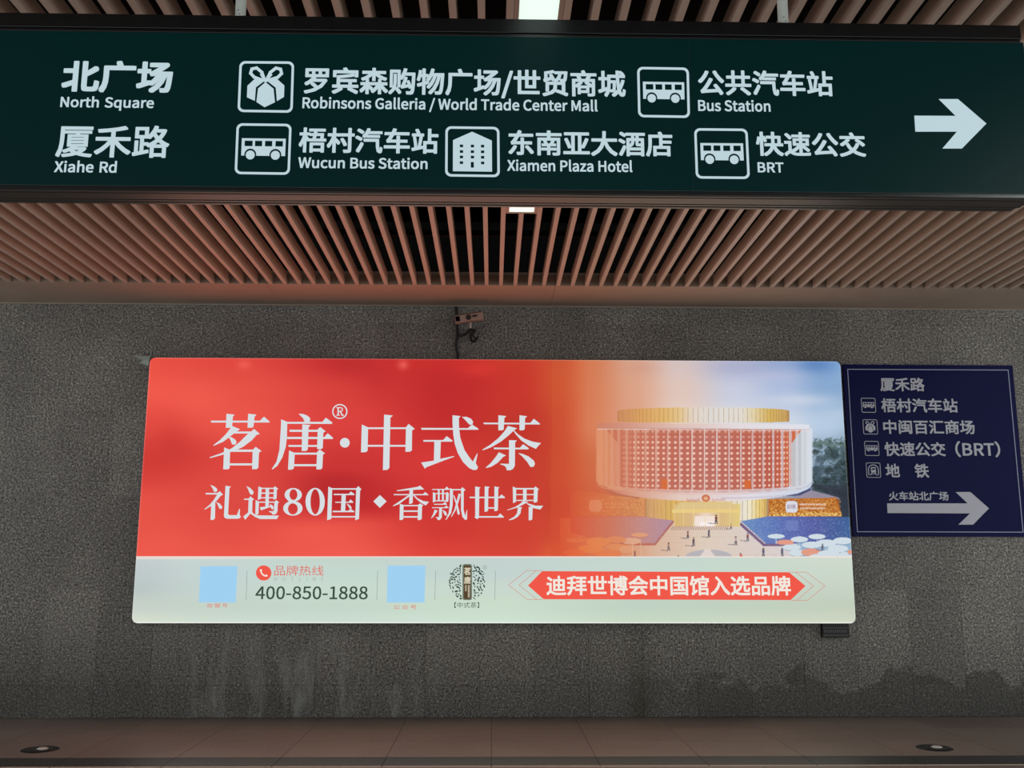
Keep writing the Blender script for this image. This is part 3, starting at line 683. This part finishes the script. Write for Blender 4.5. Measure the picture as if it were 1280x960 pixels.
TANG = parse("415,165 470,168 525,190 555,220 548,270 490,270 470,220|275,262 700,262 742,212 820,270 815,287 275,285|205,232 280,262 275,440 262,560 220,690 160,790 105,832 92,830 150,740 185,600 195,440 203,320|460,292 560,300 535,330 525,595 505,612 452,612|305,357 650,357 650,382 308,382|275,443 725,443 765,398 830,455 825,468 275,468|292,540 640,540 640,562 297,562|675,325 740,375 712,392 705,575 685,590 637,588 645,350|300,605 370,635 358,820 335,836 288,836|365,632 640,632 640,655 365,655|668,592 732,640 708,655 700,815 680,833 628,833 637,625|358,770 630,770 630,795 358,795")
ZHONG = parse("130,220 215,258 208,570 185,588 120,592|215,258 720,258 720,281 215,281|208,492 718,492 718,516 208,516|755,212 838,278 802,298 798,565 775,582 712,585 720,255|428,88 545,100 512,130 498,800 470,825 412,828")
SHI = parse("120,265 745,268 800,220 885,275 883,290 130,290|665,118 730,118 790,145 815,185 805,222 765,222 715,165|540,97 650,108 625,135 628,270 645,400 700,560 760,650 810,715 868,605 875,610 850,735 880,790 865,822 820,828 760,800 680,720 610,600 570,480 550,350 540,200|150,427 415,427 462,375 542,435 535,449 153,449|298,445 385,445 375,700 292,705|122,728 300,700 400,672 558,640 562,650 400,710 190,790 172,810")
CHA = parse("98,195 725,198 772,143 853,208 850,220 105,216|298,97 405,108 378,135 370,285 350,298 298,298|580,97 683,110 655,135 650,280 632,297 580,297|425,238 548,270 510,295 430,370 330,450 200,525 90,565 85,555 190,490 300,400 380,310|505,295 560,350 650,410 760,450 868,468 830,505 800,545 700,500 600,430 530,350 500,305|238,527 585,530 628,482 703,535 700,552 240,550|440,428 545,432 522,460 518,770 495,810 460,830 410,830 400,790 370,765 322,752 325,742 440,745|305,590 400,632 360,655 290,730 200,785 135,800 132,792 200,730 265,650|560,600 620,612 700,645 770,700 788,745 765,785 725,785 680,715 610,640")
LI = parse("165,80 215,95 265,130 280,160 262,190 225,190 200,130|90,207 280,207 318,180 370,235 335,250 255,345 170,420 75,475 70,465 150,400 220,320 275,232 90,230|180,400 245,350 240,610 215,638 168,640|258,350 320,380 360,430 345,462 312,462 290,410|408,92 495,105 472,130 450,545 470,562 590,562 628,460 640,465 635,560 655,580 640,610 600,620 430,620 390,600 383,570|742,98 800,125 855,180 855,220 825,240 795,215 770,150|705,298 775,298 808,262 868,312 840,325 835,515 870,550 930,565 1262,570 1230,625 960,625 880,590 805,535 770,580 725,635 690,585 770,520 778,318 705,318|935,103 990,122 975,305 925,318|985,125 1185,125 1185,143 985,143|1195,98 1252,140 1230,155 1225,300 1175,315 1182,120|980,200 1180,200 1180,220 980,220|980,275 1180,275 1180,293 980,293|1050,143 1105,143 1100,410 1045,435|890,322 945,345 935,545 885,560|945,345 1190,345 1190,363 945,363|1215,320 1268,358 1245,372 1240,500 1215,545 1160,555 1145,525 1100,510 1100,500 1180,498 1190,355|958,435 1050,425 1130,412 1130,430 1020,470 975,485|1115,385 1160,405 1180,440 1160,478 1130,440")
GUO = parse("558,70 600,88 590,415 545,430|600,88 860,88 860,103 600,103|878,65 912,100 897,112 885,415 845,430 855,90|590,385 845,385 845,400 590,400|617,147 775,147 800,122 838,152 835,161 617,161|700,161 745,161 738,328 692,328|632,232 775,232 795,207 825,235 822,243 632,243|605,328 770,328 795,308 838,335 835,343 605,343|752,250 790,270 810,300 790,310|1108,160 1180,228 1108,298 1038,228")
XIANG = parse("140,165 350,130 470,110 515,90 580,150 400,158 145,178|92,225 560,225 595,192 650,238 645,243 92,243|345,150 402,150 395,360 370,382 338,382|335,235 345,260 250,330 180,385 85,420 80,410 170,350 260,290|415,230 470,290 560,335 655,350 605,408 520,360 450,300 400,240|190,380 250,400 245,625 220,640 185,640|250,400 490,400 490,420 250,420|515,375 565,405 545,420 540,620 515,640 475,640 482,395|250,487 485,487 485,510 250,510|248,578 480,578 480,602 248,602|705,145 910,142 938,105 985,148 980,158 705,158|718,195 762,210 758,345 718,360|762,208 925,208 925,224 762,224|945,190 975,215 965,345 925,355 925,205|758,325 925,325 925,342 758,342|798,158 826,158 826,325 798,325|864,158 894,158 894,325 864,325|735,382 880,380 908,350 945,388 940,396 735,396|705,437 905,435 932,405 970,442 965,450 705,450|820,450 865,450 860,600 830,640 795,640 785,610 755,598 815,590|745,475 795,490 740,570 695,615 692,605 725,540|875,475 930,510 945,560 920,575 890,530|990,130 1040,148 1035,400 1010,530 930,640 920,635 970,530 990,380|1035,145 1165,145 1165,165 1035,165|1190,115 1240,160 1212,180 1210,480 1235,575 1262,475 1268,480 1265,630 1235,640 1190,590 1168,480 1168,140|1130,215 1165,230 1120,380 1080,490 1020,590 1010,585 1060,480 1095,350|1040,240 1060,250 1110,370 1150,540 1130,560 1110,540 1090,400")
SHIJIE = parse("88,268 565,268 600,230 658,278 650,290 92,290|178,103 265,118 245,140 240,600 215,628 165,595 180,580|332,100 410,110 390,135 385,490 360,508 328,508|487,103 567,118 548,140 543,480 520,497 485,497|385,437 490,437 490,458 385,458|240,578 540,578 578,535 640,590 635,602 240,602|780,105 835,128 832,350 785,372|835,128 1120,128 1120,152 835,152|1145,103 1200,150 1180,165 1175,345 1150,360 1115,360 1118,128|835,225 1118,225 1118,242 835,242|835,318 1118,318 1118,334 835,334|945,150 1002,150 1000,335 945,335|945,335 1030,350 970,380 860,440 690,487 690,478 820,430 900,380|985,360 1060,385 1140,410 1268,412 1220,472 1110,450 1030,400|860,430 935,438 915,460 905,530 860,590 790,630 720,645 718,635 800,590 845,540 858,480|1035,430 1100,430 1092,630 1065,645 1035,645")
bm = glyphs('h', [(250, 500, 9.6, MING), (330, 500, 9.6, TANG), (440, 510, 10.667, ZHONG), (515, 510, 10.667, SHI), (595, 510, 10.667, CHA)], lb, M['head'])
disc(bm, (330+970/9.6, 500+513/9.6), 6.1, 6.1, YP)
ring(bm, (330+910/9.6, 500+138/9.6), 9.6, 9.4, (330+910/9.6, 500+138/9.6), 8.0, 7.9, YP)
hl = obj('headline_lettering', bm, M['head'], lb)
bm = bmesh.new()    # the small serif R of the registered mark
f = lambda x, y: (330+x/9.6, 500+y/9.6)
for pts in (((872, 90), (905, 90), (905, 184), (872, 184)),): pass
stroke(bm, [f(890, 94), f(890, 182)], 1.7, YP); stroke(bm, [f(872, 92), f(925, 92), f(940, 104), f(940, 124), f(925, 136), f(892, 136)], 1.2, YP)
stroke(bm, [f(915, 137), f(938, 182), f(950, 182)], 1.7, YP); stroke(bm, [f(870, 183), f(906, 183)], 1.0, YP)
obj('registered_mark', bm, M['head'], hl)
bm = glyphs('s', [(250, 600, 12.8, LI), (345, 600, 8.533, GUO), (485, 600, 12.8, XIANG), (580, 600, 12.8, SHIJIE)], lb, M['head'])
g = lambda x, y: (345+x/8.533, 600+y/8.533)
ring(bm, g(418, 232), 103/8.533, 148/8.533, g(418, 232), 50/8.533, 134/8.533, YP)
ring(bm, g(184, 158), 92/8.533, 72/8.533, g(186, 156), 42/8.533, 57/8.533, YP)
ring(bm, g(180, 302), 103/8.533, 78/8.533, g(180, 308), 52/8.533, 60/8.533, YP)
poly(bm, [g(105, 190), g(150, 205), g(260, 250), g(270, 300), g(235, 270), g(130, 225)], YP)
obj('slogan_lettering', bm, M['head'], lb)

# foot of the poster
def E(name, c): return mat(name, (10, 10, 10), .6, 0, .04, c, 1.0)
M['qr'] = E('pale blue print', (160, 208, 240)); M['inkgreen'] = E('dark green print', (58, 78, 64)); M['inkred'] = E('light red print', (222, 112, 98))
M['inkgrey'] = E('grey print on film', (176, 170, 164)); M['red'] = E('bright red print', (240, 88, 72)); M['white'] = E('white print', (240, 232, 222)); M['redline'] = E('red hairline', (214, 130, 116))
M['bar'] = E('olive print', (112, 120, 104)); M['bar_in'] = E('brown print', (84, 66, 44)); M['gold'] = E('cream print', (216, 206, 180)); M['sep'] = E('grey hairline', (150, 156, 148))
def flat(name, polys, ma, parent=None, y=YP, label=None):
    bm = bmesh.new()
    for p in polys: poly(bm, p, y)
    o = obj(name, bm, ma, parent or lb)
    if label: o['label'] = label
    return o
flat('blank_square', [[(250.6, 707.8), (296.9, 707.6), (294.7, 753.2), (248.6, 753.1)]], M['qr'], label='pale blue square left of the phone number')
flat('blank_square', [[(484.6, 707.0), (531.8, 707.0), (530.7, 753.2), (483.4, 753.1)]], M['qr'], label='pale blue square right of the phone number')
fit_text('caption', '加 盟 号', (258.5, 754.3, 284.5, 759.4), YP, M['inkred'], lb, -.005, split=.02)
fit_text('caption', '公 众 号', (492, 756, 520.5, 761.6), YP, M['inkred'], lb, -.005, split=.02)
for x in (308.2, 471.5, 544, 618.8):
    flat('separator', [[(x+.3, 714), (x+.9, 714), (x-.2, 750), (x-.8, 750)]], M['sep'])
bm = bmesh.new(); disc(bm, (329.6, 716.2), 9.7, 9.5, YP); ic = obj('phone_icon', bm, M['red'], lb)
bm = bmesh.new(); stroke(bm, [(325.9, 713), (326.6, 715.6), (328.2, 718), (330.6, 719.7), (333.3, 719.6)], 1.7, YP-.0008)
disc(bm, (326.1, 713), 1.5, 1.5, YP-.0008, 10); disc(bm, (333, 719.5), 1.5, 1.4, YP-.0008, 10); obj('handset', bm, M['white'], ic)
fit_text('hotline_heading', '品牌热线', (342.8, 706.9, 404.6, 719.6), YP, M['inkred'], lb, -.012)
fit_text('hotline_caption', 'H O T L I N E', (342.8, 721.3, 404.5, 726.3), YP, M['inkgrey'], lb, 0, 1.25, split=.02)
fit_text('phone_number', '400-850-1888', (319.4, 732.8, 459.8, 749.3), YP, M['inkgreen'], lb, .004)
# round tea logo
lg = flat('logo_bar', [rrect(578.1, 705.1, 590, 750.1, 2.6)], M['bar'])
flat('logo_bar_centre', [rrect(579.8, 706.6, 588.3, 748.6, 1.6)], M['bar_in'], lg, YP-.0008)
fit_text('logo_lettering', '茗', (580, 709.2, 588.4, 718.9), YP-.0016, M['gold'], lg, .01)
fit_text('logo_lettering', '唐', (580, 720.6, 588.4, 729.8), YP-.0016, M['gold'], lg, .01)
dashes = []
for k in range(12): dashes.append(rrect(584.8, 731.5+k*1.3, 587.2, 732.3+k*1.3, .2, 2))
for k in range(6): dashes.append(rrect(581.4, 731.5+k*1.3, 583.2, 732.3+k*1.3, .2, 2))
flat('logo_small_print', dashes, M['gold'], lg, YP-.0016)['kind'] = 'stuff'
rl = random.Random(8); lv = []; pts_ = []
tries = 0
while len(pts_) < 88 and tries < 6000:
    tries += 1
    a = rl.uniform(0, 2*math.pi); rr_ = 22.4*math.sqrt(rl.random()); x, y = 584.2+rr_*math.cos(a), 727.4+rr_*math.sin(a)
    if abs(x-584.0) < 8.0 or any((x-p)**2+(y-q)**2 < 9.0 for p, q in pts_): continue
    pts_.append((x, y)); L = rl.uniform(1.2, 2.6); wd = rl.uniform(.45, 1.3); th = rl.uniform(0, math.pi)
    lv.append([(x+L*math.cos(b)*math.cos(th)-wd*math.sin(b)*math.sin(th), y+L*math.cos(b)*math.sin(th)+wd*math.sin(b)*math.cos(th)) for b in [k*math.pi/4 for k in range(8)]])
flat('logo_leaves', lv, M['inkgreen'])['kind'] = 'stuff'
bm = bmesh.new(); ring(bm, (606, 709.2), 2.8, 2.8, (606, 709.2), 2.3, 2.3, YP, 16); stroke(bm, [(605.2, 710.6), (605.2, 707.8), (606.6, 708), (606.4, 709.2), (605.3, 709.3), (606.9, 710.6)], .4, YP); obj('registered_mark', bm, M['sep'], lb)
fit_text('logo_caption', '【中式茶】', (567.9, 752.8, 598.9, 759.9), YP, M['inkgreen'], lb, -.004)
# red banner with chevrons
bn = flat('banner', [[(660, 731.9), (677.7, 713.9), (986.3, 715.3), (1006.9, 732.5), (988.2, 750.1), (679.5, 749)]], M['red'])
fit_text('banner_lettering', '迪拜世博会中国馆入选品牌', (683, 719.6, 988.5, 744.4), YP-.0012, M['white'], bn, .007)
B = lambda x, y: (600+x/2.667, 680+y/2.667)
for P in ([(205, 90), (156, 88), (95, 137), (158, 185), (208, 185)], [(188, 89), (130, 137), (190, 185)], [(1032, 94), (1088, 94), (1150, 140), (1092, 188), (1038, 188)], [(1052, 94), (1112, 140), (1056, 188)]):
    bm = bmesh.new(); stroke(bm, [B(*p) for p in P], .55, YP); obj('chevron_outline', bm, M['redline'], bn)

# ------------------------------------------------------------------ navy direction board
bs = thing('direction_board', 'square navy blue board with white Chinese directions and arrow on the wall', 'sign', (4.48, 0, 1.727))
box('board', 3.600, 5.368, -.03, -.003, 1.727, 3.477, M['blue'], bs)
YB = -.031
bm = bmesh.new(); Q = [(1059.6, 461.6), (1260.2, 462.6), (1278.9, 665.2), (1071.8, 664.6)]
for i in range(4): stroke(bm, [Q[i], Q[(i+1) % 4]], .9, YB)
obj('border_line', bm, M['blue_line'], bs)
for s, b in (('厦禾路', (1100.2, 472, 1155.6, 489)), ('梧村汽车站', (1101.5, 498, 1197, 515.6)), ('中闽百汇商场', (1104, 525, 1218.2, 542.6)),
             ('地　铁', (1107, 579.6, 1161, 597.1)), ('火车站北广场', (1111, 614.4, 1185.5, 625.8))):
    fit_text('board_lettering', s, b, YB, M['blue_white'], bs, .007, split=.09)
fit_text('board_lettering', '快速公交', (1105.5, 552.5, 1181.8, 570.3), YB, M['blue_white'], bs, .007)
fit_text('board_lettering', '（BRT）', (1194, 551.5, 1250.2, 571.5), YB, M['blue_white'], bs, .007)
for kind, x0, y0, x1, y1 in (('bus', 1076, 497.3, 1094.4, 515.8), ('gift', 1078.2, 524.2, 1096.8, 543), ('bus', 1080.2, 551.2, 1098.6, 569.8), ('metro', 1082.2, 578.2, 1100.6, 597.2)):
    pictogram(kind, ((x0, y0), (x1-.4, y0+.2), (x1+.8, y1), (x0+1.2, y1-.2)), YB, bs, M['blue_white'], M['blue'], .7, kind+'_pictogram')
bm = bmesh.new()
poly(bm, [(1108.8, 629.2), (1209.5, 629.2), (1194.5, 615), (1213, 615), (1236.3, 635.5), (1216.3, 655.8), (1198, 655.8), (1212.5, 641.8), (1109.5, 641.3)], YB)
obj('arrow', bm, M['blue_white'], bs)

# ------------------------------------------------------------------ small things on the wall
def W(x, y, yp, o=(540, 375), s=12.0): return Vector(at(o[0]+x/s, o[1]+y/s, 1, yp))
YC = -.20
sc_ = thing('security_camera', 'small cream box security camera on a wall bracket above the red panel', 'camera', tuple(W(575, 420, 0)))
a = W(345, 305, YC); b = W(770, 245, YC); ax = (b-a).normalized(); L = (b-a).length
side = Vector((0, 1, 0)); up = ax.cross(side).normalized()
if up.z < 0: up = -up
def obox(bm, c, hx, hy, hz):
    vs = []
    for sx in (-1, 1):
        for sy in (-1, 1):
            for sz in (-1, 1): vs.append(bm.verts.new(c+ax*hx*sx+side*hy*sy+up*hz*sz))
    for f_ in ((0, 1, 3, 2), (4, 6, 7, 5), (0, 4, 5, 1), (2, 3, 7, 6), (0, 2, 6, 4), (1, 5, 7, 3)): bm.faces.new([vs[i] for i in f_])
mid = (a+b)/2; bm = bmesh.new(); obox(bm, mid, L/2, .045, .036); obj('housing', bm, M['cam_body'], sc_, .006)
bm = bmesh.new(); obox(bm, mid+up*.040+ax*.004, L/2-.004, .05, .005); obj('sun_hood', bm, mat('brown sun hood', (104, 76, 58), .5), sc_, .003)
bm = bmesh.new(); obox(bm, a-ax*.001+ax*.03+side*-.046, .022, .002, .026); obj('window', bm, M['glass'], sc_)
bm = bmesh.new(); obox(bm, a-ax*.002, .003, .034, .026); obj('front_glass', bm, M['glass'], sc_)
bm = bmesh.new()
for u, r_ in ((.48, .028),):
    c = a+ax*L*u-side*.0455; vv = [bm.verts.new(c-side*.002+ax*r_*math.cos(k*math.pi/8)+up*r_*1.05*math.sin(k*math.pi/8)) for k in range(16)]; bm.faces.new(vv)
obj('recess', bm, mat('dark camera recess', (50, 36, 30), .6), sc_); bm = bmesh.new()
c = a+ax*L*.70-side*.0455; vv = [bm.verts.new(c-side*.002+up*.006+ax*.030*math.cos(k*math.pi/8)+up*.013*math.sin(k*math.pi/8)) for k in range(16)]; bm.faces.new(vv)
obj('emblem', bm, mat('dark oval emblem', (60, 44, 36), .6), sc_)
bm = bmesh.new(); tube(bm, [W(575, 340, YC), W(578, 400, YC), W(580, 425, YC)], [.016, .010, .012], 12); obj('swivel', bm, mat('pale swivel', (190, 178, 165), .4), sc_, smooth=True)
bm = bmesh.new(); tube(bm, [W(582, 428, YC), W(590, 470, YC), W(600, 480, -.12), W(610, 470, -.002)], [.016, .018, .015, .03], 12); obj('bracket', bm, M['black'], sc_, smooth=True)
def smoothpath(pts, n=6):
    P = [Vector(p) for p in pts]; out = []
    for i in range(len(P)-1):
        p0, p1, p2, p3 = P[max(i-1, 0)], P[i], P[i+1], P[min(i+2, len(P)-1)]
        for k in range(n):
            t_ = k/n; out.append(.5*((2*p1)+(-p0+p2)*t_+(2*p0-5*p1+4*p2-p3)*t_*t_+(-p0+3*p1-3*p2+p3)*t_**3))
    return out+[P[-1]]
bm = bmesh.new(); tube(bm, smoothpath([W(405, 524, -.052), W(440, 535, -.06), W(500, 510, -.10), W(560, 455, -.18)]), .013, 8)
tube(bm, smoothpath([W(580, 470, -.16), W(580, 560, -.12), W(605, 622, -.08), W(650, 600, -.08), W(690, 548, -.10)]), .013, 8)
tube(bm, smoothpath([W(600, 520, -.1), W(640, 560, -.09), W(655, 580, -.08)]), .007, 6)
obj('loose_cable', bm, M['black'], sc_, smooth=True)
bm = bmesh.new(); tube(bm, smoothpath([W(640, 430, -.1), W(740, 405, -.06), W(800, 440, -.05), W(830, 475, -.03)]), .0025, 6); obj('thin_wire', bm, mat('brown wire', (70, 36, 34), .5), sc_, smooth=True)
bm = bmesh.new()
tube(bm, smoothpath([Vector((W(360, 90, -.016).x, -.016, 4.068)), W(362, 200, -.016), W(366, 330, -.016), W(378, 470, -.018), W(368, 600, -.016), W(362, 700, -.016), W(382, 820, -.016), W(388, 885, -.016)]), .0135, 10)
tag(obj('power_cable', bm, M['black'], smooth=True), 'black cable running down the granite from soffit to red panel', 'cable')
# crumpled plastic at the panel's corner
bm = bmesh.new()
V_ = lambda x, y, yp: bm.verts.new(W(x, y, yp, (0, 370), 6.4))
p = [V_(1065, 474, -.02), V_(1130, 478, -.05), V_(1205, 484, -.10), V_(1193, 520, -.11), V_(1188, 562, -.09), V_(1150, 545, -.05), V_(1110, 530, -.03), V_(1150, 515, -.08), V_(1100, 500, -.05)]
for f_ in ((0, 1, 8), (1, 7, 8), (1, 2, 7), (2, 3, 7), (3, 4, 7), (4, 5, 7), (5, 6, 7)): bm.faces.new([p[i] for i in f_])
o = tag(obj('plastic_scrap', bm, M['scrap']), 'torn grey plastic film caught behind the upper left corner of red panel', 'plastic scrap')
md = o.modifiers.new('solid', 'SOLIDIFY'); md.thickness = .002
# black maker's plate under the panel
npl = thing('maker_plate', 'small black plate hanging below the right end of the lit panel', 'plate', (3.35, 0, .755))
A0, A1 = at(1028, 781, 1, -.07), at(1062, 797, 1, -.07)
box('plate', A0[0], A1[0], -.07, -.012, A1[2], .888, mat('black plate', (10, 10, 9), .5), npl)
bm = bmesh.new()
for yv, wd in ((784.4, .8), (793.6, 1.0)): poly(bm, [(1028.4, yv), (1061.5, yv), (1061.5, yv+wd), (1028.4, yv+wd)], -.071)
for k in range(11): x = 1030.5+k*2.65; poly(bm, [(x, 787.2), (x+1.2, 787.2), (x+1.2, 790.8), (x, 790.8)], -.071)
obj('plate_print', bm, M['plate_line'], npl)['kind'] = 'stuff'

# recessed floor lights
def floor_light(x, y, label):
    t = thing('floor_light', label, 'light', (x, y, 0), 'round lights let into the floor')
    bm = bmesh.new(); cyl(bm, (x, y), .145, .13, .0, .006, 32); obj('ring', bm, M['ring'], t)
    bm = bmesh.new(); cyl(bm, (x, y), .10, .095, .006, .008, 32); obj('glass', bm, mat('dark floor glass', (26, 27, 24), .12), t)
    bm = bmesh.new(); cyl(bm, (x+.02, y), .045, .03, .008, .016, 20); obj('reflector', bm, M['lamp_glass'], t)
floor_light(-3.595, -1.532, 'round recessed floor light at the left end of the brown paving')
floor_light(3.593, -1.553, 'round recessed floor light at the right end of the brown paving')

# unseen strip light added between the slats to brighten the hall from the right
ceiling_light(3.9105, -10.8, -6.9, M['fill_lens'], 'added strip light out of view in the slats, brightening the hall from the right')
